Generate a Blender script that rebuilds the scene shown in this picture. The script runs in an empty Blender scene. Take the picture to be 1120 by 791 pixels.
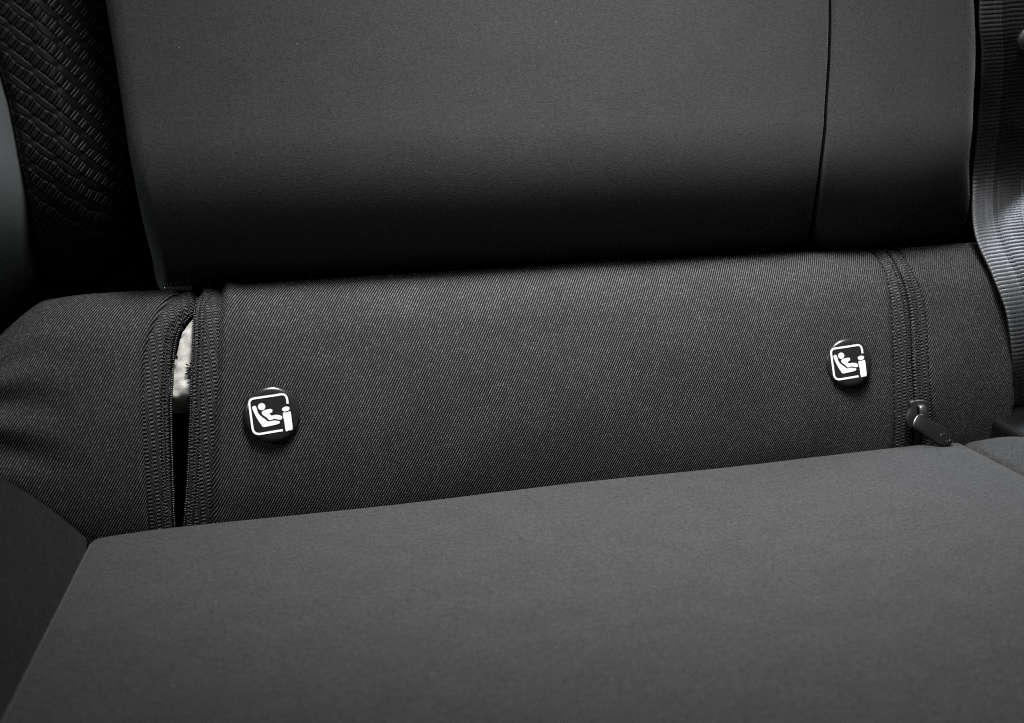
import bpy, bmesh, math, random
from mathutils import Vector, Matrix, noise
random.seed(7)
scene = bpy.context.scene
COL = scene.collection

# ------------------------------------------------------------------ camera
cam_d = bpy.data.cameras.new("camera")
cam = bpy.data.objects.new("camera", cam_d)
COL.objects.link(cam)
scene.camera = cam
cam_d.sensor_width = 36.0
cam_d.lens = 45.0
cam_d.clip_start = 0.01
cam_d.clip_end = 50.0
RT = Vector((0.95295875, -0.30158071, 0.03030997))
UP = Vector((0.07627023, 0.33537684, 0.9389916))
FW = Vector((0.29334702, 0.89250852, -0.34260192))
LOC = Vector((-0.06004497, -0.50510963, 0.20890526))
m = Matrix.Identity(4)
for i in range(3):
    m[i][0] = RT[i]; m[i][1] = UP[i]; m[i][2] = -FW[i]; m[i][3] = LOC[i]
cam.matrix_world = m
cam_d.dof.use_dof = True
cam_d.dof.focus_distance = 0.57
cam_d.dof.aperture_fstop = 11.0

# ------------------------------------------------------------------ light of the cabin: dim air, a left window, added overhead and belt lamps
world = bpy.data.worlds.new("World")
scene.world = world
world.use_nodes = True
bgn = world.node_tree.nodes["Background"]
bgn.inputs[0].default_value = (0.9, 0.95, 1.0, 1)
bgn.inputs[1].default_value = 0.006

def area_lamp(name, loc, target, w, h, power, col):
    d = bpy.data.lights.new(name, 'AREA')
    d.shape = 'RECTANGLE'; d.size = w; d.size_y = h
    d.energy = power; d.color = col
    o = bpy.data.objects.new(name, d); COL.objects.link(o)
    o.location = loc
    o.rotation_euler = (Vector(target) - Vector(loc)).to_track_quat('-Z', 'Y').to_euler()
    return o

def spot_lamp(name, loc, target, power, cone, radius, col):
    d = bpy.data.lights.new(name, 'SPOT')
    d.energy = power; d.spot_size = math.radians(cone); d.spot_blend = 1.0
    d.shadow_soft_size = radius; d.color = col
    o = bpy.data.objects.new(name, d); COL.objects.link(o)
    o.location = loc
    o.rotation_euler = (Vector(target) - Vector(loc)).to_track_quat('-Z', 'Y').to_euler()
    return o

spot_lamp("pool_spot", (0.155, -0.045, 0.80), (0.160, -0.012, 0.03), 92.0, 43.5, 0.13, (1.0, 0.992, 0.985))  # overhead spot added to pool the light and let the edges fall dark
area_lamp("overhead_fill", (0.15, -0.20, 0.90), (0.15, -0.06, 0.0), 0.5, 0.3, 4.2, (1.0, 0.99, 0.98))  # soft fill added from above
spot_lamp("belt_window_spot", (0.95, 0.32, 0.70), (0.43, 0.005, 0.050), 46.0, 15.0, 0.10, (0.82, 0.91, 1.0))  # narrow spot added to put cool window light on the belt alone
area_lamp("left_window", (-0.95, -0.45, 0.70), (-0.05, 0.0, 0.1), 0.12, 0.12, 3.0, (0.88, 0.96, 1.0))

vs = scene.view_settings
vs.view_transform = 'Standard'
vs.look = 'None'
vs.exposure = 0.0
vs.gamma = 1.0
vs.use_curve_mapping = False
scene.cycles.use_denoising = False
scene.cycles.max_bounces = 5
scene.cycles.sample_clamp_indirect = 0.6
scene.cycles.sample_clamp_direct = 4.0
scene.cycles.filter_width = 1.0

# ------------------------------------------------------------------ node helpers
class NT:
    def __init__(s, name):
        s.m = bpy.data.materials.new(name); s.m.use_nodes = True
        s.t = s.m.node_tree; s.bsdf = s.t.nodes["Principled BSDF"]
    def n(s, typ, **kw):
        o = s.t.nodes.new(typ)
        for k, v in kw.items(): setattr(o, k, v)
        return o
    def put(s, sock, v):
        if hasattr(v, 'is_linked') or isinstance(v, bpy.types.NodeSocket): s.t.links.new(v, sock)
        else: sock.default_value = v
    def math(s, op, a, b=0.0, c=None):
        o = s.n('ShaderNodeMath', operation=op)
        s.put(o.inputs[0], a); s.put(o.inputs[1], b)
        if c is not None: s.put(o.inputs[2], c)
        return o.outputs[0]
    def uv(s):
        o = s.n('ShaderNodeUVMap'); o.uv_map = "UVMap"; return o.outputs[0]
    def xyz(s, v):
        o = s.n('ShaderNodeSeparateXYZ'); s.put(o.inputs[0], v); return o.outputs
    def noise(s, vec, scale, detail=2.0, rough=0.5):
        o = s.n('ShaderNodeTexNoise'); s.put(o.inputs['Vector'], vec)
        o.inputs['Scale'].default_value = scale; o.inputs['Detail'].default_value = detail
        o.inputs['Roughness'].default_value = rough; return o.outputs[0]
    def ramp(s, fac, stops):
        o = s.n('ShaderNodeValToRGB'); s.put(o.inputs[0], fac)
        e = o.color_ramp.elements
        while len(e) < len(stops): e.new(0.5)
        for el, (p, c) in zip(e, stops):
            el.position = p; el.color = (c[0], c[1], c[2], 1)
        return o.outputs[0]
    def bump(s, h, strength, dist):
        o = s.n('ShaderNodeBump'); s.put(o.inputs['Height'], h)
        o.inputs['Strength'].default_value = strength; o.inputs['Distance'].default_value = dist
        s.t.links.new(o.outputs[0], s.bsdf.inputs['Normal'])
    def set(s, **kw):
        for k, v in kw.items(): s.put(s.bsdf.inputs[k.replace('_', ' ')], v)
        return s

def plain(name, col, rough=0.5, spec=0.5, metal=0.0, coat=0.0):
    k = NT(name)
    k.set(Base_Color=(col[0], col[1], col[2], 1), Roughness=rough, Metallic=metal, Coat_Weight=coat)
    k.bsdf.inputs['Specular IOR Level'].default_value = spec
    return k.m

def woven(name, pitch_a, pitch_b, ang, dark, light, zig=0.0, tint=(1, 1, 1), specks=True):
    """twill / weave drawn thread by thread in millimetre UVs"""
    k = NT(name)
    uv = k.uv()
    sx = k.xyz(uv)
    nz = k.noise(uv, 0.5, 3.0)                       # threads wander a little
    wob = k.math('MULTIPLY', k.math('SUBTRACT', nz, 0.5), 0.35)
    x = k.math('ADD', sx[0], wob); y = sx[1]
    if zig:
        t = k.math('ABSOLUTE', k.math('SUBTRACT', k.math('FRACT', k.math('DIVIDE', sx[0], zig)), 0.5))
        y = k.math('ADD', y, k.math('MULTIPLY', t, zig * 1.2))
    ca, sa = math.cos(ang), math.sin(ang)
    # a runs across the ribs, b along them
    a = k.math('DIVIDE', k.math('SUBTRACT', k.math('MULTIPLY', x, sa), k.math('MULTIPLY', y, ca)), pitch_a)
    b = k.math('DIVIDE', k.math('ADD', k.math('MULTIPLY', x, ca), k.math('MULTIPLY', y, sa)), pitch_b)
    fa = k.math('FLOOR', a)
    b2 = k.math('ADD', b, k.math('MULTIPLY', fa, 0.5))
    ra = k.math('SUBTRACT', 0.5, k.math('MULTIPLY', 0.5, k.math('COSINE', k.math('MULTIPLY', a, 2 * math.pi))))
    rb = k.math('SUBTRACT', 0.5, k.math('MULTIPLY', 0.5, k.math('COSINE', k.math('MULTIPLY', b2, 2 * math.pi))))
    h = k.math('MULTIPLY', ra, k.math('ADD', 0.70, k.math('MULTIPLY', rb, 0.30)))
    cell = k.n('ShaderNodeCombineXYZ')
    k.put(cell.inputs[0], fa); k.put(cell.inputs[1], k.math('FLOOR', b2))
    wn = k.n('ShaderNodeTexWhiteNoise', noise_dimensions='2D'); k.put(wn.inputs['Vector'], cell.outputs[0])
    rnd = wn.outputs[0]
    gain = k.math('ADD', 0.66, k.math('MULTIPLY', k.math('POWER', rnd, 4.0), 0.55))
    v = k.math('MULTIPLY', k.math('POWER', h, 1.25), gain)
    big = k.noise(uv, 0.035, 3.0)
    v = k.math('MULTIPLY', v, k.math('ADD', 0.75, k.math('MULTIPLY', big, 0.5)))
    col = k.ramp(v, [(0.0, [dark * c for c in tint]), (0.35, [(dark + (light - dark) * 0.30) * c for c in tint]),
                     (1.0, [light * c for c in tint])])
    if specks:                                        # odd bits of lint
        vo = k.n('ShaderNodeTexVoronoi', feature='F1'); k.put(vo.inputs['Vector'], uv); vo.inputs['Scale'].default_value = 0.045
        sp = k.math('LESS_THAN', vo.outputs['Distance'], 0.022)
        mx = k.n('ShaderNodeMix', data_type='RGBA')
        k.put(mx.inputs['Factor'], k.math('MULTIPLY', sp, 0.7)); k.put(mx.inputs['A'], col); mx.inputs['B'].default_value = (0.2, 0.2, 0.2, 1)
        col = mx.outputs['Result']
    k.set(Base_Color=col, Roughness=0.72)
    k.bsdf.inputs['Specular IOR Level'].default_value = 0.08
    k.bump(k.math('MULTIPLY', ra, k.math('ADD', 0.90, k.math('MULTIPLY', rb, 0.10))), 0.75, 0.0004)
    return k.m

def suede(name, col, grain=0.35, scale=1.6, sheen=0.15, bump=0.35, rough=0.85, specks=True, spec=0.25):
    k = NT(name)
    uv = k.uv()
    n1 = k.noise(uv, scale, 3.0, 0.65)
    n2 = k.noise(uv, 0.06, 4.0, 0.55)
    n3 = k.noise(uv, scale * 0.33, 2.0, 0.5)
    f = k.math('ADD', k.math('MULTIPLY', n1, 0.75), k.math('MULTIPLY', n3, 0.25))
    lo, hi = 1 - grain, 1 + grain
    f = k.math('MULTIPLY', k.math('ADD', f, 0.0), k.math('ADD', 0.88, k.math('MULTIPLY', n2, 0.24)))
    c = k.ramp(f, [(0.34, [v * lo for v in col]), (0.66, [v * hi for v in col])])
    if specks:
        vo = k.n('ShaderNodeTexVoronoi', feature='F1'); k.put(vo.inputs['Vector'], uv); vo.inputs['Scale'].default_value = 0.06
        sp = k.math('LESS_THAN', vo.outputs['Distance'], 0.022)
        mx = k.n('ShaderNodeMix', data_type='RGBA')
        k.put(mx.inputs['Factor'], k.math('MULTIPLY', sp, 0.3)); k.put(mx.inputs['A'], c); mx.inputs['B'].default_value = (0.22, 0.22, 0.22, 1)
        c = mx.outputs['Result']
    k.set(Base_Color=c, Roughness=rough, Sheen_Weight=sheen, Sheen_Roughness=0.5)
    k.bsdf.inputs['Specular IOR Level'].default_value = spec
    k.bump(f, bump, 0.0006)
    return k.m

M = {}
M['cover'] = woven('cover_twill', 1.00, 0.76, math.radians(59), 0.0012, 0.140)
M['tape'] = woven('zip_tape_weave', 1.00, 1.10, math.radians(52), 0.0004, 0.14, zig=3.0, specks=False)
M['back'] = suede('backrest_suede', (0.0168, 0.0168, 0.0171), grain=0.68, scale=1.4)
M['seat'] = suede('cushion_suede', (0.0228, 0.0228, 0.0235), grain=0.72, scale=1.2, sheen=0.1)
M['seat_side'] = suede('cushion_side_fabric', (0.0205, 0.0205, 0.0209), grain=0.85, scale=1.1, sheen=0.1)
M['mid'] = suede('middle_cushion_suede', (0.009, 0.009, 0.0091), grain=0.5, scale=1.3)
M['bolster'] = suede('bolster_leatherette', (0.105, 0.114, 0.117), grain=0.14, scale=2.0, sheen=0.0, bump=0.2, rough=0.6, specks=False)
M['insert'] = suede('insert_knit', (0.0025, 0.0025, 0.0028), grain=0.3, scale=2.4, sheen=0.0, bump=0.2, rough=0.5, specks=False, spec=0.12)
M['black'] = plain('black_fabric', (0.006, 0.006, 0.006), 0.9, 0.1)
M['void'] = plain('dead_black', (0.003, 0.003, 0.003), 1.0, 0.0)  # near-black stand-in for unlit hollows and hidden backs
M['coil'] = plain('nylon_coil', (0.012, 0.012, 0.013), 0.22, 0.8)
M['thread'] = plain('black_thread', (0.030, 0.030, 0.030), 0.55, 0.4)
M['button'] = plain('black_button_plastic', (0.016, 0.016, 0.017), 0.26, 0.5)
M['white'] = plain('white_print', (0.85, 0.86, 0.86), 0.5, 0.3)
M['gloss'] = plain('black_lacquer_metal', (0.007, 0.007, 0.0072), 0.24, 0.6)
M['slider'] = plain('worn_black_zinc', (0.026, 0.026, 0.0265), 0.34, 0.6)
M['trim'] = plain('black_trim_plastic', (0.004, 0.004, 0.0043), 0.34, 0.5)
M['stud'] = plain('dark_stud_plastic', (0.05, 0.05, 0.05), 0.35, 0.5)
M['steel'] = plain('dark_steel', (0.6, 0.6, 0.6), 0.3, 0.5, 1.0)
M['carpet'] = suede('carpet', (0.02, 0.02, 0.02), grain=0.3, scale=0.5, specks=False)
k = NT('pale_foam')
f_ = k.noise(k.uv(), 0.25, 3.0); k.set(Base_Color=k.ramp(f_, [(0.3, (0.30, 0.296, 0.27)), (0.65, (0.46, 0.45, 0.415))]), Roughness=0.8)
k.bump(k.noise(k.uv(), 1.2, 3.0), 0.3, 0.0006); M['foam'] = k.m
# seat-belt webbing: length runs along v, bands along u (millimetres)
k = NT('belt_webbing')
sx = k.xyz(k.uv())
fine = k.math('ABSOLUTE', k.math('SINE', k.math('MULTIPLY', sx[0], math.pi / 1.1)))
edge_strip = k.math('LESS_THAN', sx[0], 12.5)
far_strip = k.math('GREATER_THAN', sx[0], 34.5)
line = k.math('LESS_THAN', k.math('ABSOLUTE', k.math('SUBTRACT', sx[0], 12.2)), 0.45)
v = k.math('ADD', k.math('MULTIPLY', fine, 0.12), k.math('ADD', k.math('MULTIPLY', k.math('MAXIMUM', edge_strip, far_strip), 0.38), 0.22))
v = k.math('ADD', v, k.math('MULTIPLY', line, 0.3))
v = k.math('MULTIPLY', v, k.math('ADD', 0.75, k.math('MULTIPLY', k.noise(k.uv(), 1.6, 3.0), 0.5)))
k.set(Base_Color=k.ramp(v, [(0.0, (0.008, 0.0083, 0.0088)), (1.0, (0.075, 0.078, 0.083))]), Roughness=0.46)
k.bsdf.inputs['Specular IOR Level'].default_value = 0.9
k.bump(fine, 0.12, 0.0002); M['belt'] = k.m

# ------------------------------------------------------------------ object helpers
def thing(name, label, cat, loc=(0, 0, 0), group=None):
    o = bpy.data.objects.new(name, None); COL.objects.link(o)
    o.location = loc; o.empty_display_size = 0.02
    o['label'] = label; o['category'] = cat
    if group: o['group'] = group
    return o

def link(name, mesh, mat, parent=None, smooth=True):
    o = bpy.data.objects.new(name, mesh); COL.objects.link(o)
    if mat is not None and not mesh.materials: mesh.materials.append(mat)
    if smooth:
        for p in mesh.polygons: p.use_smooth = True
    if parent is not None:
        o.parent = parent
        w = Vector((0, 0, 0)); q = parent
        while q is not None: w = w + Vector(q.location); q = q.parent
        o.location = -w                          # meshes are written in world metres
    return o

def grid(fn, nu, nv, uvf=None, flip=False):
    """fn(u,v)->(point, (uv_mm)) on [0,1]^2"""
    vs_, uvs, fs = [], [], []
    for j in range(nv + 1):
        for i in range(nu + 1):
            p, t = fn(i / nu, j / nv)
            vs_.append(p); uvs.append(t)
    for j in range(nv):
        for i in range(nu):
            a = j * (nu + 1) + i
            q = (a, a + 1, a + nu + 2, a + nu + 1)
            fs.append(q[::-1] if flip else q)
    me = bpy.data.meshes.new("mesh")
    me.from_pydata([tuple(p) for p in vs_], [], fs)
    ul = me.uv_layers.new(name="UVMap")
    for l in me.loops: ul.data[l.index].uv = uvs[l.vertex_index]
    return me

def bm_mesh(bm):
    me = bpy.data.meshes.new("mesh"); bm.to_mesh(me); bm.free(); return me

def solid(o, t, offset=-1.0):
    md = o.modifiers.new("thickness", 'SOLIDIFY'); md.thickness = t; md.offset = offset; return o

def interp(tab, s):
    """piecewise smooth interpolation of (s, x) rows"""
    tab = sorted(tab)
    if s <= tab[0][0]: return tab[0][1] + (s - tab[0][0]) * (tab[1][1] - tab[0][1]) / (tab[1][0] - tab[0][0])
    if s >= tab[-1][0]: return tab[-1][1]
    n = len(tab)
    for i in range(n - 1):
        if tab[i][0] <= s <= tab[i + 1][0]:
            (s0, x0), (s1, x1) = tab[i], tab[i + 1]
            h = s1 - s0; t = (s - s0) / h
            m0 = (x1 - tab[i - 1][1]) / (s1 - tab[i - 1][0]) if i > 0 else (x1 - x0) / h
            m1 = (tab[i + 2][1] - x0) / (tab[i + 2][0] - s0) if i + 2 < n else (x1 - x0) / h
            t2, t3 = t * t, t * t * t
            return (2*t3 - 3*t2 + 1)*x0 + (t3 - 2*t2 + t)*h*m0 + (-2*t3 + 3*t2)*x1 + (t3 - t2)*h*m1

def sstep(a, b, x):
    t = min(1, max(0, (x - a) / (b - a))); return t * t * (3 - 2 * t)

REC = math.radians(22)                              # recline of the backrest
PU = Vector((0, math.sin(REC), math.cos(REC)))      # up along the cover
PN = Vector((0, -math.cos(REC), math.sin(REC)))     # out of the cover
R1, S0, RR = 0.14, 0.0315, 0.034
def wave(x, y, sc, seed=0.0):
    return noise.noise(Vector((x * sc, y * sc, seed)))

def cover_pt(X, s, d=0.0):
    """point on the lower cover: X along the bench, s up the face and over the rolled top, d outwards"""
    d += 0.0022 * math.exp(-((s - 0.0) / 0.035) ** 2) * 0 + 0.0007 * wave(X, s, 28)
    d += 0.0012 * math.cos((X - 0.13) / 0.17 * math.pi / 2) if -0.03 < X < 0.30 else 0.0
    # creases at the far left end
    l = sstep(-0.072, -0.112, X)
    if l > 0:
        d += l * (0.0018 * math.sin((s + 0.35 * (X + 0.1)) / 0.0235 * 2 * math.pi + 0.6) * sstep(-0.03, 0.0, s) * sstep(0.055, 0.03, s)) - 0.004 * l
    if X > 0.3705: d -= 0.018 * (1 - math.sqrt(max(0, 1 - min(1, max(0, X - 0.3705 - 0.012 * sstep(0.0, 0.03, s)) / 0.006) ** 2)))
    # dimple around each button
    for bx in (0.0, 0.2770):
        r = math.hypot(X - bx, s)
        d -= 0.0012 * math.exp(-(r / 0.017) ** 2)
    drop = 0.0
    if X < -0.088: drop = 0.009 * min(2.5, ((-0.088 - X) / 0.0155) ** 1.35)
    if s <= S0:
        t = s / R1
        p = (PN * math.cos(t) + PU * math.sin(t)) * (R1 + d) - PN * R1
    else:
        t0 = S0 / R1
        t = min(t0 + (s - S0) / RR, 2.35)
        p = (PN * math.cos(t0) + PU * math.sin(t0)) * (R1 - RR) - PN * R1 + (PN * math.cos(t) + PU * math.sin(t)) * (RR + d)
    p = p + Vector((X, 0, 0)) - PU * drop * sstep(-0.01, 0.06, s)
    return p

# ------------------------------------------------------------------ setting: floor, base, cabin side
def box_mesh(x0, x1, y0, y1, z0, z1, bev=0.0, seg=3):
    bm = bmesh.new(); bmesh.ops.create_cube(bm, size=1)
    for v in bm.verts:
        v.co = Vector(((x0 + x1) / 2 + v.co.x * (x1 - x0), (y0 + y1) / 2 + v.co.y * (y1 - y0), (z0 + z1) / 2 + v.co.z * (z1 - z0)))
    if bev: bmesh.ops.bevel(bm, geom=bm.edges[:], offset=bev, segments=seg, affect='EDGES', profile=0.5)
    return bm_mesh(bm)

FLOOR_Z = -0.36
fl = link('floor', box_mesh(-1.4, 1.0, -1.6, 0.75, FLOOR_Z - 0.02, FLOOR_Z), M['carpet'], smooth=False); fl['kind'] = 'structure'
wl = link('wall', box_mesh(0.62, 0.66, -1.6, 0.75, FLOOR_Z, 0.16, 0.01), M['trim']); wl['kind'] = 'structure'
bw = link('wall', box_mesh(-1.4, 0.62, 0.36, 0.40, FLOOR_Z, 0.52, 0.01), M['void']); bw['kind'] = 'structure'

# ------------------------------------------------------------------ lower cover with zips and buttons
cover = thing('seat_cover', 'black twill cover strip across the seat with two zips and two round buttons', 'seat cover', (0.13, 0.0, -0.10))

LT_OUT = [(-0.09, -0.0535), (-0.0448, -0.0524), (-0.0250, -0.0519), (-0.0064, -0.0515), (0.0086, -0.0507), (0.0303, -0.0479), (0.0417, -0.0440), (0.0560, -0.0377), (0.070, -0.031), (0.09, -0.027)]
LT_IN = [(-0.09, -0.0445), (-0.0459, -0.0437), (-0.0385, -0.0436), (-0.0163, -0.0427), (0.0078, -0.0414), (0.0234, -0.0394), (0.0315, -0.0382), (0.0406, -0.0360), (0.0477, -0.0323), (0.0545, -0.0275), (0.063, -0.0245), (0.09, -0.022)]
RT_IN = [(-0.09, -0.0450), (-0.0464, -0.0392), (-0.0235, -0.0361), (0.0041, -0.0329), (0.0227, -0.0307), (0.0309, -0.0296), (0.0489, -0.0273), (0.0570, -0.0253), (0.066, -0.0223), (0.09, -0.020)]
RT_OUT = [(-0.09, -0.0332), (-0.0461, -0.0285), (-0.0308, -0.0270), (-0.0089, -0.0243), (0.0172, -0.0206), (0.0345, -0.0187), (0.0626, -0.0148), (0.09, -0.013)]
ZL = [(-0.09, 0.3020), (-0.0396, 0.3027), (-0.0153, 0.3023), (0.0031, 0.3034), (0.0187, 0.3053), (0.0296, 0.3066), (0.0397, 0.3081), (0.0525, 0.3103), (0.0666, 0.3130), (0.09, 0.317)]
ZC = [(-0.09, 0.3150), (-0.0408, 0.3148), (-0.0202, 0.3139), (-0.0038, 0.3138), (0.0075, 0.3149), (0.0170, 0.3159), (0.0254, 0.3166), (0.0330, 0.3169), (0.0401, 0.3172), (0.0485, 0.3180), (0.0575, 0.3193), (0.0681, 0.3222), (0.09, 0.327)]
ZR = [(-0.09, 0.3275), (-0.0420, 0.3268), (-0.0323, 0.3251), (-0.0254, 0.3240), (-0.0127, 0.3229), (-0.0045, 0.3230), (0.0109, 0.3244), (0.0206, 0.3253), (0.0271, 0.3256), (0.0341, 0.3253), (0.0416, 0.3248), (0.0520, 0.3253), (0.0662, 0.3290), (0.09, 0.335)]
SB, ST = -0.085, 0.088

def strip(xl, xr, nu, nv, dfun, s0=SB, s1=ST):
    def fn(u, v):
        s = s0 + (s1 - s0) * v
        a = xl(s) if callable(xl) else xl
        b = xr(s) if callable(xr) else xr
        X = a + (b - a) * u
        return cover_pt(X, s, dfun(X - a, b - X, s)), (X * 1000, s * 1000)
    return grid(fn, nu, nv)

def fold(w, depth):                                  # fabric edge turned under
    return lambda t: -depth * math.exp(-(max(0, t) / w) ** 2)
f1 = fold(0.0016, 0.0030)
f2 = fold(0.0012, 0.0014)
# left, middle and right fabric panels
p1 = link('fabric_panel', strip(-0.150, lambda s: interp(LT_OUT, s), 110, 150, lambda a, b, s: 0.0007 + f1(b)), M['cover'], cover)
p2 = link('fabric_panel', strip(lambda s: interp(RT_OUT, s), lambda s: interp(ZL, s), 260, 150,
          lambda a, b, s: 0.0008 + f1(a) + f2(b) + 0.0012 * math.exp(-((a - 0.004) / 0.004) ** 2)), M['cover'], cover)
p3 = link('fabric_panel', strip(lambda s: interp(ZR, s), lambda s: 0.3764 + 0.012 * sstep(0.0, 0.03, s), 80, 150, lambda a, b, s: 0.0006 + f2(a)), M['cover'], cover)

def tape(tabL, tabR, ins, parent, dfun):
    return solid(link('zip_tape', strip(lambda s: interp(tabL, s) + ins[0], lambda s: interp(tabR, s) + ins[1], 16, 170, dfun), M['tape'], parent), 0.0006)

def rib_mesh(path, segs=7, r=0.0004, along=None, half=0.0008):
    """row of small thread stitches / coil teeth: each an ellipsoid lying across the path"""
    bm = bmesh.new()
    for (p, t, n) in path:
        sdir = t.cross(n).normalized()
        mat = Matrix((sdir * half, t * r, n * r)).transposed().to_4x4(); mat.translation = p
        bmesh.ops.create_icosphere(bm, subdivisions=1, radius=1.0, matrix=mat)
    return bm_mesh(bm)

def coverframe(xf, s, d):
    X = xf(s); p = cover_pt(X, s, d)
    q = cover_pt(xf(s + 0.0008), s + 0.0008, d)
    t = (q - p).normalized()
    a = (cover_pt(X + 0.0005, s, d) - cover_pt(X - 0.0005, s, d)).normalized()
    n = a.cross(t).normalized()
    if n.dot(PN + PU) < 0: n = -n
    return p, t, n

def row(xf, s0, s1, pitch, d, jit=0.0):
    out = []; s = s0
    while s < s1:
        p, t, n = coverframe(xf, s, d)
        out.append((p + t * random.uniform(-jit, jit), t, n)); s += pitch
    return out

# --- left zip, pulled open
zl = bpy.data.objects.new('zipper', None); COL.objects.link(zl); zl.parent = cover
zl['label'] = 'open zip with pale padding showing in the slit'
dl = lambda a, b, s: -0.0008 - 0.0035 * math.exp(-(b / 0.0022) ** 2) * sstep(-0.06, 0.0, s) - 0.0006 * math.exp(-(a / 0.002) ** 2)
tape(LT_OUT, LT_IN, (-0.0015, 0.0), zl, dl)
dr_ = lambda a, b, s: -0.0008 + 0.0010 * math.exp(-((a - 0.002) / 0.0025) ** 2) - 0.0022 * math.exp(-(b / 0.0022) ** 2)
tape(RT_IN, RT_OUT, (0.0, 0.0015), zl, dr_)
li = lambda off: (lambda s: interp(LT_IN, s) + off)
ri = lambda off: (lambda s: interp(RT_IN, s) + off)
o = link('coil', rib_mesh(row(ri(-0.0001), -0.06, 0.058, 0.00098, 0.0000), r=0.00036, half=0.0007), M['coil'], zl); o['kind'] = 'stuff'
o = link('coil', rib_mesh(row(li(0.0009), -0.06, 0.060, 0.00098, -0.0046), r=0.00036, half=0.0010), M['coil'], zl); o['kind'] = 'stuff'
bm_rows = row(ri(0.0023), -0.06, 0.060, 0.00125, 0.0006, 0.0001) + row(ri(0.0042), -0.06, 0.060, 0.00125, 0.0004, 0.0001)
o = link('stitching', rib_mesh(bm_rows, r=0.00033, half=0.00062), M['thread'], zl); o['kind'] = 'stuff'
bm_rows = row(li(-0.0012), -0.06, 0.040, 0.00125, -0.0022, 0.0001) + row(li(-0.0028), -0.06, 0.045, 0.00125, -0.0010, 0.0001)
o = link('stitching', rib_mesh(bm_rows, r=0.00033, half=0.00062), M['thread'], zl); o['kind'] = 'stuff'
# slider parked at the top of the open zip, only its edge catches light
bm = bmesh.new(); bmesh.ops.create_cube(bm, size=1)
for v in bm.verts: v.co = Vector((v.co.x * 0.0125, v.co.y * 0.010, v.co.z * 0.0022))
bmesh.ops.bevel(bm, geom=bm.edges[:], offset=0.0007, segments=3, affect='EDGES', profile=0.5)
sl = link('slider', bm_mesh(bm), M['steel'], None)
sl.parent = zl; sl.location = cover_pt(-0.0325, 0.077, 0.0016) - Vector(cover.location); sl.rotation_euler = (math.radians(-8), math.radians(2), 0)

# --- pale padding and black sheets standing for the shaded hollow behind the zips
def pad(u, v):
    s = 0.004 + 0.060 * v
    a = interp(LT_IN, s) - 0.002 + 0.0046 * sstep(0.010, 0.034, s); b = interp(RT_IN, s) + 0.003
    X = a + (b - a) * u
    d = -0.0062 + 0.0022 * math.sin(u * math.pi) - 0.008 * (1 - sstep(0.0, 0.14, v)) + 0.0008 * wave(X, s, 300, 3)
    return cover_pt(X, s, d), (X * 1000, s * 1000)
link('padding', grid(pad, 24, 60), M['foam'], cover)
bm = bmesh.new()                                     # ragged dark lint along the padding
for (s, off, L) in [(0.0425, 0.0022, 0.0042), (0.0445, 0.0010, 0.0030), (0.0235, -0.0012, 0.0030), (0.0215, -0.0016, 0.0034), (0.0195, -0.0006, 0.0030), (0.0275, 0.0012, 0.002), (0.011, 0.0006, 0.0022)]:
    base = interp(LT_IN, s) + 0.0012 if s > 0.025 and off > 0 else interp(RT_IN, s)
    for kk in range(4):
        X = base + random.uniform(-0.0008, 0.0008) + (off if base == interp(RT_IN, s) else off * 0.5)
        p = cover_pt(X, s + random.uniform(-0.0016, 0.0016), -0.0030)
        a = random.uniform(0, 6.28)
        t = (Vector((1, 0, 0)) * math.cos(a) + PU * math.sin(a)).normalized()
        sd = t.cross(PN)
        mat = Matrix((t * random.uniform(0.0006, 0.0013), sd * 0.00035, PN * 0.0003)).transposed().to_4x4(); mat.translation = p
        bmesh.ops.create_icosphere(bm, subdivisions=1, radius=1.0, matrix=mat)
o = link('lint', bm_mesh(bm), M['black'], cover); o['kind'] = 'stuff'
link('hollow_dark', strip(-0.065, -0.008, 12, 60, lambda a, b, s: -0.020), M['void'], cover)
link('hollow_dark', strip(0.296, 0.330, 12, 60, lambda a, b, s: -0.006), M['void'], cover)

# --- right zip, closed
zr = bpy.data.objects.new('zipper', None); COL.objects.link(zr); zr.parent = cover
zr['label'] = 'closed zip with a black pull tab at its foot'
tape(ZL, ZC, (-0.0012, -0.00022), zr, lambda a, b, s: -0.0002 + 0.0007 * math.exp(-((b - 0.0022) / 0.002) ** 2) - 0.0010 * math.exp(-(b / 0.0006) ** 2) - 0.0005 * math.exp(-(a / 0.0016) ** 2))
tape(ZC, ZR, (0.00022, 0.0012), zr, lambda a, b, s: -0.0002 + 0.0007 * math.exp(-((a - 0.0022) / 0.002) ** 2) - 0.0010 * math.exp(-(a / 0.0006) ** 2) - 0.0005 * math.exp(-(b / 0.0016) ** 2))
zc = lambda off: (lambda s: interp(ZC, s) + off)
rows_ = []
for off in (-0.0036, -0.0019, 0.0019, 0.0036):
    rows_ += row(zc(off), -0.022, 0.052 if off < 0 else 0.040, 0.00125, 0.0007, 0.0001)
o = link('stitching', rib_mesh(rows_, r=0.00033, half=0.00058), M['thread'], zr); o['kind'] = 'stuff'
rows_ = row(lambda s: interp(ZL, s) + 0.0002, -0.06, 0.070, 0.0026, -0.0002, 0.0003) + row(lambda s: interp(ZR, s) - 0.0002, -0.06, 0.070, 0.0026, -0.0002, 0.0003)
o = link('stitching', rib_mesh([(p, n.cross(t) if False else t.cross(n), n) for p, t, n in rows_], r=0.0003, half=0.0008), M['black'], zr); o['kind'] = 'stuff'
o = link('coil', rib_mesh(row(zc(0.0), -0.06, 0.070, 0.00098, -0.0016), r=0.0004, half=0.0012), M['coil'], zr); o['kind'] = 'stuff'

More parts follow.
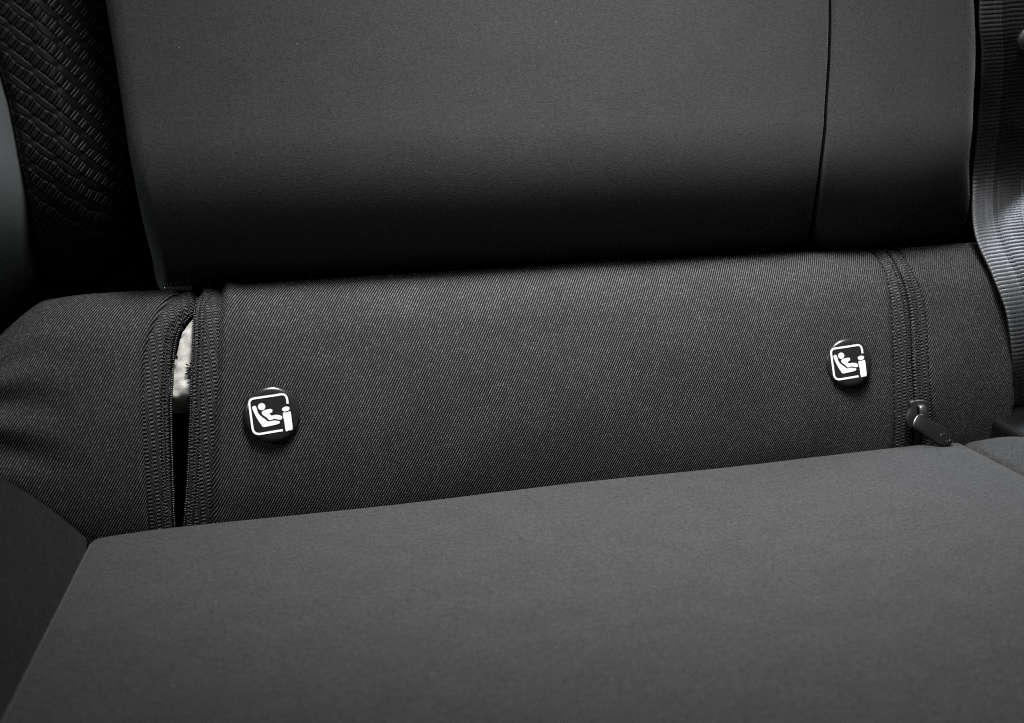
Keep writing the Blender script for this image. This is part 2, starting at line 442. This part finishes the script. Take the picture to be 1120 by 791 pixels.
def extrude_outline(pts, h, bev, seg=3, sub=None):
    """closed 2-D outline (metres) made into a bevelled slab, +z up"""
    bm = bmesh.new()
    vs_ = [bm.verts.new((x, y, 0)) for x, y in pts]
    f = bm.faces.new(vs_)
    if f.normal.z < 0: f.normal_flip()
    r = bmesh.ops.extrude_face_region(bm, geom=[f])
    top = [g for g in r['geom'] if isinstance(g, bmesh.types.BMVert)]
    for v in top: v.co.z += h
    bmesh.ops.recalc_face_normals(bm, faces=bm.faces[:])
    if bev:
        ed = [e for e in bm.edges if abs(e.verts[0].co.z - e.verts[1].co.z) < 1e-9]
        bmesh.ops.bevel(bm, geom=ed, offset=bev, segments=seg, affect='EDGES', profile=0.5)
    return bm

def smooth_outline(pts, n=5):
    out = []; N = len(pts)
    for i in range(N):
        p0, p1, p2, p3 = pts[i - 1], pts[i], pts[(i + 1) % N], pts[(i + 2) % N]
        for k_ in range(n):
            t = k_ / n
            out.append(tuple(0.5 * ((2*p1[c]) + (-p0[c] + p2[c])*t + (2*p0[c] - 5*p1[c] + 4*p2[c] - p3[c])*t*t + (-p0[c] + 3*p1[c] - 3*p2[c] + p3[c])*t**3) for c in (0, 1)))
    return out

def frame_at(X, s, d, turn=0.0):
    p = cover_pt(X, s, d)
    ax = (cover_pt(X + 0.004, s, d) - cover_pt(X - 0.004, s, d)).normalized()
    ay = (cover_pt(X, s + 0.004, d) - cover_pt(X, s - 0.004, d)).normalized()
    az = ax.cross(ay).normalized(); ay = az.cross(ax)
    m_ = Matrix((ax, ay, az)).transposed().to_4x4() @ Matrix.Rotation(turn, 4, 'Z')
    m_.translation = p
    return m_

# slider body: a waisted plate with a raised bridge
body = smooth_outline([(-0.0044, 0.0068), (0.0044, 0.0068), (0.0046, 0.0030), (0.0062, -0.0005), (0.0060, -0.0040), (0.0034, -0.0070), (-0.0034, -0.0070), (-0.0060, -0.0040), (-0.0062, -0.0005), (-0.0046, 0.0030)], 4)
bm = extrude_outline(body, 0.0024, 0.0008)
me = bm_mesh(bm); me.transform(frame_at(0.3139, -0.0275, 0.0008, math.radians(-4)))
link('slider', me, M['slider'], zr)
bm = bmesh.new()                                     # bridge: arched bar over the plate
N = 14
ring = []
for i in range(N + 1):
    t = i / N; a = math.pi * t
    c = Vector((0.0008, 0.0048 * math.cos(a) - 0.0004, 0.0020 + 0.0032 * math.sin(a) ** 0.7))
    w = 0.0023; h = 0.0008
    out = Vector((0, math.cos(a), math.sin(a)))
    ring.append([bm.verts.new(c + Vector((sx_ * w, 0, 0)) * 1 + out * sz_ * h) for sx_, sz_ in ((-1, -.6), (-.8, 1), (.8, 1), (1, -.6))])
for a_, b_ in zip(ring[:-1], ring[1:]):
    for j in range(4): bm.faces.new((a_[j], a_[(j + 1) % 4], b_[(j + 1) % 4], b_[j]))
bmesh.ops.recalc_face_normals(bm, faces=bm.faces[:])
me = bm_mesh(bm); me.transform(frame_at(0.3139, -0.0275, 0.0008, math.radians(-4)))
link('slider_bridge', me, M['slider'], zr)
# pull tab: hangs off the bridge and lies out over the edge of the cushion
def tab_mesh():
    L, W = 0.0184, 0.0090
    pts = [(-0.002, -W*.40), (0.004, -W*.46), (0.012, -W*.52), (L - 0.003, -W*.46), (L, -W*.16), (L, W*.16), (L - 0.003, W*.46), (0.012, W*.52), (0.004, W*.46), (-0.002, W*.40)]
    bm = extrude_outline(smooth_outline(pts, 4), 0.0024, 0.0008)
    return bm
bm = tab_mesh()
# raised oval ring near the tip
NR, NS = 32, 6
vr = [[bm.verts.new((0.0145 + (0.0024 + 0.00028 * math.cos(q)) * math.cos(a), (0.0017 + 0.00028 * math.cos(q)) * math.sin(a), 0.0024 + 0.00022 * math.sin(q)))
       for q in [2 * math.pi * j_ / NS for j_ in range(NS)]] for a in [2 * math.pi * i_ / NR for i_ in range(NR)]]
for i_ in range(NR):
    for j_ in range(NS):
        bm.faces.new((vr[i_][j_], vr[(i_+1) % NR][j_], vr[(i_+1) % NR][(j_+1) % NS], vr[i_][(j_+1) % NS]))
me = bm_mesh(bm)
ta = Vector((0.3106, -0.0158, -0.0280)); tb = Vector((0.3224, -0.0246, -0.0352))
ax = (tb - ta).normalized(); az = Vector((-0.30, -0.62, 0.72)); az = (az - ax * az.dot(ax)).normalized(); ay = az.cross(ax)
mt = Matrix((ax, ay, az)).transposed().to_4x4(); mt.translation = ta
me.transform(mt)
link('pull_tab', me, M['gloss'], zr)

# --- round tag buttons with the child-seat sign
def button_mesh():
    R = 0.0119
    prof = [(0.0001, 0.0031), (0.0085, 0.00305), (0.0102, 0.0029), (0.0111, 0.0025), (0.0117, 0.0018), (R, 0.0010), (0.0117, 0.0003), (0.0105, -0.0006), (0.0085, -0.0016)]
    bm = bmesh.new(); n = 56; rings = []
    for r, z in prof: rings.append([bm.verts.new((r * math.cos(2*math.pi*i/n), r * math.sin(2*math.pi*i/n), z)) for i in range(n)])
    bm.faces.new(rings[0])
    for a, b in zip(rings[:-1], rings[1:]):
        for i in range(n): bm.faces.new((a[i], b[i], b[(i+1) % n], a[(i+1) % n]))
    bmesh.ops.recalc_face_normals(bm, faces=bm.faces[:])
    return bm_mesh(bm)

E_S = 0.0119 / 318.0; E_R = math.radians(8.4)
def em(x, y):                                        # drawing units of the sign -> metres, upright
    x, y = x - 395, -(y - 390)
    c, s_ = math.cos(-E_R), math.sin(-E_R)
    return ((x * c - y * s_) * E_S, (x * s_ + y * c) * E_S)
def emblem_mesh():
    bm = bmesh.new()
    def slab(pts, sm=4):
        q = smooth_outline([em(*p) for p in pts], sm) if sm else [em(*p) for p in pts]
        b = extrude_outline(q, 0.00022, 0)
        t = bpy.data.meshes.new("t"); b.to_mesh(t); b.free(); bm.from_mesh(t); bpy.data.meshes.remove(t)
    # open rounded frame as a stroked path
    path = [(592, 262), (588, 225), (580, 190), (565, 165), (545, 152), (515, 150), (430, 165), (300, 184), (195, 200), (165, 210), (147, 230), (141, 262), (152, 340), (168, 450), (183, 560), (194, 590), (215, 612), (245, 622), (270, 622), (400, 600), (537, 578)]
    w = 12.5; L_, R_ = [], []
    for i, p in enumerate(path):
        a = path[max(0, i - 1)]; b = path[min(len(path) - 1, i + 1)]
        dx, dy = b[0] - a[0], b[1] - a[1]; ln = math.hypot(dx, dy); nx, ny = -dy / ln, dx / ln
        L_.append((p[0] + nx * w, p[1] + ny * w)); R_.append((p[0] - nx * w, p[1] - ny * w))
    Z0, Z1 = 0.0, 0.00022
    top = [(bm.verts.new((*em(*l), Z1)), bm.verts.new((*em(*r), Z1)), bm.verts.new((*em(*l), Z0)), bm.verts.new((*em(*r), Z0))) for l, r in zip(L_, R_)]
    for a, b in zip(top[:-1], top[1:]):
        bm.faces.new((a[0], a[1], b[1], b[0])); bm.faces.new((a[2], a[0], b[0], b[2])); bm.faces.new((a[1], a[3], b[3], b[1]))
    slab([(287 + 43 * math.cos(a / 20 * 6.2832), 298 + 42 * math.sin(a / 20 * 6.2832)) for a in range(20)], 0)
    slab([(571 + 45 * math.cos(a / 20 * 6.2832), 325 - 6 * math.cos(a / 20 * 6.2832) + 29 * math.sin(a / 20 * 6.2832)) for a in range(20)], 0)
    slab([(177, 312), (192, 290), (215, 292), (230, 320), (240, 360), (268, 402), (330, 448), (370, 474), (430, 463), (480, 468), (503, 478), (490, 500), (440, 515), (370, 530), (312, 540), (285, 515), (235, 440), (190, 350)])
    slab([(288, 372), (300, 350), (340, 335), (390, 325), (412, 338), (408, 364), (378, 378), (385, 392), (408, 404), (450, 395), (505, 402), (530, 420), (522, 446), (495, 453), (440, 442), (400, 455), (375, 456), (350, 430), (305, 398)])
    slab([(536, 376), (580, 368), (626, 358), (640, 450), (652, 545), (648, 568), (632, 577), (600, 582), (572, 585), (555, 480)], 3)
    bmesh.ops.recalc_face_normals(bm, faces=bm.faces[:])
    return bm_mesh(bm)
bme, eme = button_mesh(), emblem_mesh()
for bx, bs, yaw in [(0.0, 0.0, 0.0), (0.2770, 0.0006, -10.0)]:     # the second sits a little askew
    mt = frame_at(bx, bs, 0.0014, math.radians(3.4)) @ Matrix.Rotation(math.radians(yaw), 4, 'Y')
    a = bme.copy(); a.transform(mt)
    b = link('tag_button', a, M['button'], cover)
    a = eme.copy(); a.transform(mt @ Matrix.Translation((-0.0006, 0, 0.00302)) @ Matrix.Diagonal((0.94, 0.94, 1, 1)))
    e = link('emblem', a, M['white'], None, smooth=False); e.parent = b; e.location = (0, 0, 0)

# ------------------------------------------------------------------ backrest
back = thing('backrest_pad', 'tall dark grey suede backrest with an embossed black strip and a grey bolster', 'backrest', (0.13, 0.06, 0.06))
BR = 0.06
QC = 0.118
def back_pt(X, q, d0, d=0.0):
    """q is height s on the straight face; below s=.122 it curls under the pad"""
    if q >= QC: return Vector((X, 0, 0)) + PU * q + PN * (d0 + d)
    th = min((QC - q) / BR, math.radians(118))
    n = PN * math.cos(th) - PU * math.sin(th)
    return Vector((X, 0, 0)) + PU * QC + PN * (d0 - BR) + n * (BR + d)
def curl_q(s):                                       # face height seen -> arc position
    if s >= QC: return s
    return QC - BR * math.asin(min(1, (QC - s) / BR))
PADL = [(0.02, -0.0408), (curl_q(0.0662), -0.0428), (curl_q(0.0797), -0.0454), (curl_q(0.0991), -0.0477), (0.1251, -0.0493), (0.1513, -0.0509), (0.174, -0.0527), (0.30, -0.064), (0.50, -0.085)]
PADR = [(0.02, 0.2880), (curl_q(0.0642), 0.2805), (curl_q(0.0763), 0.2748), (curl_q(0.0966), 0.2731), (0.1183, 0.2756), (0.1494, 0.2808), (0.1761, 0.2840), (0.30, 0.293), (0.50, 0.300)]
SIDR = [(0.02, 0.3900), (curl_q(0.0731), 0.3720), (curl_q(0.0941), 0.3635), (0.1212, 0.3640), (0.1489, 0.3675), (0.1767, 0.3690), (0.30, 0.373), (0.50, 0.375)]
Q0, Q1 = 0.015, 0.46
def backstrip(xl, xr, nu, nv, d0, dfun, uvs=1.0):
    def fn(u, v):
        q = Q0 + (Q1 - Q0) * (v ** 1.4)
        a, b = xl(q), xr(q)
        X = a + (b - a) * (u - 0.88 * math.sin(2 * math.pi * u) / (2 * math.pi))
        p = back_pt(X, q, d0, dfun(X - a, b - X, q) + 0.0008 * wave(X, q, 14, 5))
        return p, (X * 1000, q * 1000)
    return grid(fn, nu, nv)
def round_edge(t, r):                                # quarter-round drop at an edge
    return 0.0 if t >= r else -(r - math.sqrt(max(0, r*r - (r - max(t, 0))**2)))
pl = lambda q: interp(PADL, q); pr = lambda q: interp(PADR, q); sr = lambda q: interp(SIDR, q)
seam = lambda t: -0.0060 * math.exp(-(max(t, 0) / 0.0011) ** 2) - 0.0016 * math.exp(-(max(t, 0) / 0.010) ** 2)
link('center_panel', backstrip(pl, pr, 330, 200, 0.006,
     lambda a, b, q: round_edge(a, 0.006) * 1.5 + seam(b) + 0.003 * math.sin(min(1, a / 0.32) * math.pi)), M['back'], back)
link('side_panel', backstrip(pr, sr, 90, 200, 0.006,
     lambda a, b, q: seam(a) + 0.9 * round_edge(b, 0.011) + 0.004 * math.sin(min(1, a / 0.085) * math.pi) - 0.004 * sstep(0.04, 0.09, a) * sstep(0.16, 0.07, q)), M['back'], back)
seam_pts = []
for i_ in range(150):
    q = 0.03 + 0.42 * i_ / 149
    seam_pts.append(back_pt(pr(q) - 0.0001, q, 0.006, -0.0034 + 0.0008 * wave(pr(q), q, 14, 5)))
bm = bmesh.new(); prev = None
for i_, p in enumerate(seam_pts):
    t = (seam_pts[min(i_ + 1, 149)] - seam_pts[max(i_ - 1, 0)]).normalized()
    a_ = Vector((1, 0, 0)); a_ = (a_ - t * a_.dot(t)).normalized(); b_ = t.cross(a_)
    ring = [bm.verts.new(p + a_ * (0.0006 * math.cos(k_ * math.pi / 4)) + b_ * (0.0009 * math.sin(k_ * math.pi / 4))) for k_ in range(8)]
    if prev:
        for k_ in range(8): bm.faces.new((prev[k_], prev[(k_+1) % 8], ring[(k_+1) % 8], ring[k_]))
    prev = ring
bmesh.ops.recalc_face_normals(bm, faces=bm.faces[:])
link('seam', bm_mesh(bm), M['void'], back)  # black tube added to darken the groove in place of shade
# return of the pad towards the embossed strip, and of the right edge
def ret(u, v):
    q = Q0 + (Q1 - Q0) * v
    return back_pt(pl(q) + 0.0002, q, 0.006, -0.009 - 0.03 * u), (u * 30, q * 1000)
link('panel_side', grid(ret, 4, 80), M['back'], back)
def ret2(u, v):
    q = Q0 + (Q1 - Q0) * v
    return back_pt(sr(q) - 0.0002 - 0.003 * u, q, 0.006, -0.0099 - 0.04 * u), (u * 30, q * 1000)
link('panel_side', grid(ret2, 4, 80), M['black'], back)

# embossed strip: rows of raised ribs between chains of flat lozenges
INL = [(0.015, -0.0885), (curl_q(0.0718), -0.0907), (curl_q(0.0963), -0.0906), (0.1186, -0.0924), (0.1376, -0.0945), (0.1508, -0.0970), (0.20, -0.106), (0.46, -0.150)]
il = lambda q: interp(INL, q)
EA = math.radians(-42)
def emboss(X, q):
    x, y = X * 1000, q * 1000
    a = x * math.cos(EA) + y * math.sin(EA); b = -x * math.sin(EA) + y * math.cos(EA)
    P = 8.0; pa = 4.0
    row_i = math.floor(b / P); fb = (b / P - row_i) * P
    a2 = a + (row_i % 2) * 1.5 * pa + 0.12 * (fb - 3)
    node = 0.5 - 0.5 * math.cos(2 * math.pi * a2 / (3 * pa))
    w = 4.6 + 0.7 * node
    if fb < w:
        e = min(1.0, 3.2 * math.sin(math.pi * fb / w))        # flat-topped across the row
        t = (a2 / pa) % 1.0
        if t < 0.24: r = 0.95 * math.sin(math.pi * t / 0.24)  # narrow ridge between pads
        elif 0.30 < t < 0.94: r = 0.75 * min(1.0, 2.2 * math.sin(math.pi * (t - 0.30) / 0.64))
        else: r = 0.0
        return max(0, e) * (0.15 + 0.85 * r)
    t = (fb - w) / (P - w)
    l = abs(math.sin(math.pi * (a2 + 1.5 * pa) / (3 * pa)))
    return 0.45 * min(1.0, 2 * max(0, math.sin(math.pi * t))) * min(1.0, 1.8 * l)
def insert_fn(u, v):
    q = 0.03 + 0.20 * v
    a, b = il(q), pl(q) + 0.004
    X = a + (b - a) * u
    d = -0.004 - 0.020 * sstep(0.35, 1.0, u) - 0.003 * math.exp(-((X - a) / 0.002) ** 2)
    return back_pt(X, q, -0.004, d + emboss(X, q) * 0.0008), (X * 1000, q * 1000)
link('embossed_strip', grid(insert_fn, 230, 480), M['insert'], back)
def insert_up(u, v):
    q = 0.23 + 0.24 * v
    a, b = il(q), pl(q) + 0.004
    X = a + (b - a) * u
    return back_pt(X, q, -0.004, -0.004 - 0.020 * sstep(0.35, 1.0, u) + emboss(X, q) * 0.0008), (X * 1000, q * 1000)
link('embossed_strip', grid(insert_up, 90, 240), M['insert'], back)
def bol(u, v):
    q = 0.015 + 0.45 * v
    b = il(q)
    X = b - 0.16 * u
    t = 0.16 * u
    d = -0.006 + 0.030 * math.sin(min(1, t / 0.075) * math.pi / 2) - 0.004 * math.exp(-(t / 0.0025) ** 2)
    return back_pt(X, q, -0.004, d), (X * 1000, q * 1000)
link('bolster', grid(bol, 70, 120, flip=True), M['bolster'], back)
link('light_stop_board', box_mesh(-0.26, 0.40, 0.20, 0.22, -0.12, 0.46, 0.006), M['void'], back)
# unseen upright board, added so no light leaks through the gap
bpy.data.objects['light_stop_board'].rotation_euler = (0, 0, 0)

# ------------------------------------------------------------------ seat cushion
cush = thing('seat_cushion', 'mid grey suede seat cushion filling the foreground below the zipped cover', 'seat cushion', (0.12, -0.25, FLOOR_Z))
TA = math.tan(math.radians(10))
def yrear(X):
    y = -0.0150
    if X > 0.336: y -= 0.020 * ((X - 0.336) / 0.023) ** 1.4
    if X < -0.050: y -= 0.0045 * ((-0.050 - X) / 0.030) ** 2
    return y
def cush_z(X, y):
    yy = -0.0157 - y
    z = -0.039 + TA * min(yy, 0.20) + (TA * (yy - 0.20) - 0.6 * (yy - 0.20) ** 2 if yy > 0.20 else 0)
    return z + 0.0007 * wave(X, y, 11, 9) + 0.00012 * wave(X, y, 60, 2)
def cxl(y): return -0.0773 + 0.155 * (y + 0.0157)
def cxs(y): return 0.3375 + 0.175 * (y + 0.0157)
def cxr(y): return 0.405
YF = -0.46
def cush_fn(xl, xr, dz, r_left, r_right, wall_left=0.0):
    def fn(u, v):
        # v: 0..0.12 runs up the rear face and over its rounded edge, then forward
        if v < 0.14:
            t = v / 0.14
            if t < 0.4:
                yo, zo = 0.0, -0.006 - 0.10 * (1 - t / 0.4)
            else:
                a = (t - 0.4) / 0.6 * math.pi / 2
                yo, zo = -0.006 * (1 - math.cos(a)), -0.006 + 0.006 * math.sin(a)
            yb = None
        else:
            yo, zo = -0.006 - (0.44) * ((v - 0.14) / 0.86) ** 1.25, 0.0
        y0 = -0.0157 + yo
        a, b = xl(y0), xr(y0)
        X = a + (b - a) * u
        y = yrear(X) + yo
        z = cush_z(X, y) + zo + dz(X - a, b - X, y)
        return Vector((X, y, z)), (X * 1000, y * 1000)
    return fn
cseam = lambda t: -0.0030 * math.exp(-(max(t, 0) / 0.0016) ** 2) - 0.0012 * math.exp(-(max(t, 0) / 0.008) ** 2)
link('top_panel', grid(cush_fn(cxl, cxs, lambda a, b, y: 1.6 * round_edge(a, 0.005) + cseam(b), 0, 0), 240, 190), M['seat'], cush)
link('side_bolster', grid(cush_fn(cxs, cxr, lambda a, b, y: cseam(a) + 0.004 * sstep(0, 0.02, a) + 1.5 * round_edge(b, 0.02), 0, 0), 60, 190), M['seat_side'], cush)
def cwall(u, v):
    y = -0.0157 + 0.004 - 0.45 * u
    X = cxl(y) + 0.0003 - 0.004 * math.sin(v * math.pi) ** 1.0
    z = cush_z(X, min(y, yrear(X))) - 0.0078 - 0.28 * v
    return Vector((X, min(y, yrear(X) - 0.001), z)), (y * 1000, z * 1000)
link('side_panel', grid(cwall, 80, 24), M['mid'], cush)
link('cushion_base', box_mesh(-0.06, 0.40, -0.44, 0.06, FLOOR_Z, -0.11, 0.01), M['void'], cush)

# ------------------------------------------------------------------ neighbouring (middle) cushion
midc = thing('middle_cushion', 'black suede edge of the next seat cushion beyond the dark gap at lower left', 'seat cushion', (-0.2, -0.2, FLOOR_Z))
def mid_fn(u, v):
    dy = 0.44 * v ** 1.2
    y0 = -0.0155 - dy
    Xc = cxl(y0) - 0.0004
    t = 0.13 * u
    deep = min(0.11, 0.001 + 2.2 * dy)                   # the gap falls away towards the front
    top = deep + 0.040 + 0.8 * dy
    rise = top * math.tanh((0.98 + 9 * dy) * t / top)
    z = -0.0395 + 0.17 * min(dy, 0.25) - deep + rise
    rise = min(rise, 0.06)
    X = Xc - t
    return Vector((X, y0 + 0.40 * rise * (1 - v), z)), (X * 1000, y0 * 1000)
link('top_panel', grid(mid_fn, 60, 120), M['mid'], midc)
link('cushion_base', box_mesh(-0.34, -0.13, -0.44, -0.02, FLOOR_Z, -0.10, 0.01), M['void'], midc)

# ------------------------------------------------------------------ seat belt on the right
beltt = thing('seat_belt', 'ribbed black seat belt webbing hanging beside the right edge of the backrest', 'seat belt', (0.39, 0.0, -0.05))
BP = [(0.34, 0.070, 0.352), (0.25, 0.045, 0.353), (0.1727, 0.0189, 0.3577), (0.1487, 0.0068, 0.3654), (0.1208, -0.0137, 0.3757), (0.0900, -0.0308, 0.3819), (0.0615, -0.0119, 0.3658), (0.0385, 0.0008, 0.3642), (0.0195, 0.0055, 0.3667), (0.0010, 0.0030, 0.3699), (-0.0130, -0.0035, 0.3746), (-0.0325, -0.0178, 0.3840), (-0.080, -0.055, 0.395)]
def cr(tab, n):
    out = []
    for i in range(len(tab) - 1):
        p0, p1, p2, p3 = tab[max(0, i-1)], tab[i], tab[i+1], tab[min(len(tab)-1, i+2)]
        for k_ in range(n):
            t = k_ / n
            out.append(tuple(0.5*((2*p1[c]) + (-p0[c]+p2[c])*t + (2*p0[c]-5*p1[c]+4*p2[c]-p3[c])*t*t + (-p0[c]+3*p1[c]-3*p2[c]+p3[c])*t**3) for c in range(3)))
    return out
dense = cr(BP, 120)
pts3 = [Vector((x, 0, 0)) + PU * s + PN * d for s, d, x in dense]
cum = [0.0]
for a, b in zip(pts3[:-1], pts3[1:]): cum.append(cum[-1] + (b - a).length)
def belt_at(l):
    import bisect
    i = min(max(1, bisect.bisect(cum, l)), len(cum) - 1)
    t = (l - cum[i-1]) / (cum[i] - cum[i-1])
    p = pts3[i-1].lerp(pts3[i], t); tg = (pts3[min(i+3, len(pts3)-1)] - pts3[max(i-4, 0)]).normalized()
    return p, tg
BW, PIT = 0.047, 0.0022
NL = int(cum[-1] / PIT * 7)
def belt_fn(u, v):
    l = cum[-1] * v * 0.999
    p, tg = belt_at(l)
    wd = Vector((0.990, 0.05, 0.03)).normalized()
    nn = wd.cross(tg).normalized()
    if nn.dot(PN) < 0: nn = -nn
    w = u * BW
    off = 0.2 * PIT * math.sin(math.floor(w / 0.016) * 2.2) + w * 0.02
    h = 0.00036 * abs(math.sin(math.pi * (l + off) / PIT)) ** 0.7
    edge = -0.0006 * math.exp(-(min(w, BW - w) / 0.0008) ** 2)
    groove = -0.00025 * sum(math.exp(-((w - g) / 0.0005) ** 2) for g in (0.0075, 0.0155, 0.0315, 0.0395))
    return p + wd * w + nn * (h + edge + groove), (w * 1000, l * 1000)
bo = solid(link('webbing', grid(belt_fn, 60, NL), M['belt'], beltt), 0.0012, 0.0)
# round stop stud on the webbing
p, tg = belt_at(0.4 * 0 + min(range(len(cum)), key=lambda i: abs(dense[i][0] - 0.1490)) and cum[min(range(len(cum)), key=lambda i: abs(dense[i][0] - 0.1490))])
wd = Vector((0.985, 0.10, -0.08)); wd = (wd - tg * wd.dot(tg)).normalized(); nn = wd.cross(tg).normalized()
if nn.dot(PN) < 0: nn = -nn
bm = bmesh.new(); n = 32; rings = []
for r, z in [(0.0001, 0.0055), (0.0035, 0.0052), (0.0054, 0.0040), (0.0062, 0.0024), (0.0062, 0.0), (0.0055, -0.0012)]:
    rings.append([bm.verts.new(p + wd * (0.0262 + r * math.cos(6.28319*i/n)) + tg * (r * math.sin(6.28319*i/n)) + nn * z) for i in range(n)])
bm.faces.new(rings[0])
for a, b in zip(rings[:-1], rings[1:]):
    for i in range(n): bm.faces.new((a[i], b[i], b[(i+1) % n], a[(i+1) % n]))
bmesh.ops.recalc_face_normals(bm, faces=bm.faces[:])
link('stop_stud', bm_mesh(bm), M['stud'], beltt)

# ------------------------------------------------------------------ plastic hinge cover low on the right
hinge = thing('hinge_cover', 'glossy black plastic hinge cover low at the right edge beside the cushion', 'trim piece', (0.40, 0.0, FLOOR_Z))
me = box_mesh(0.3600, 0.4400, -0.055, 0.03, -0.30, -0.0330, 0.004, 4)
link('shell', me, M['trim'], hinge)
me = box_mesh(0.3630, 0.4370, -0.0570, 0.032, -0.0480, -0.0450, 0.001, 2)
link('ridge', me, M['trim'], hinge)
link('bracket', box_mesh(0.38, 0.42, -0.04, 0.02, FLOOR_Z, -0.295, 0.003), M['trim'], hinge)
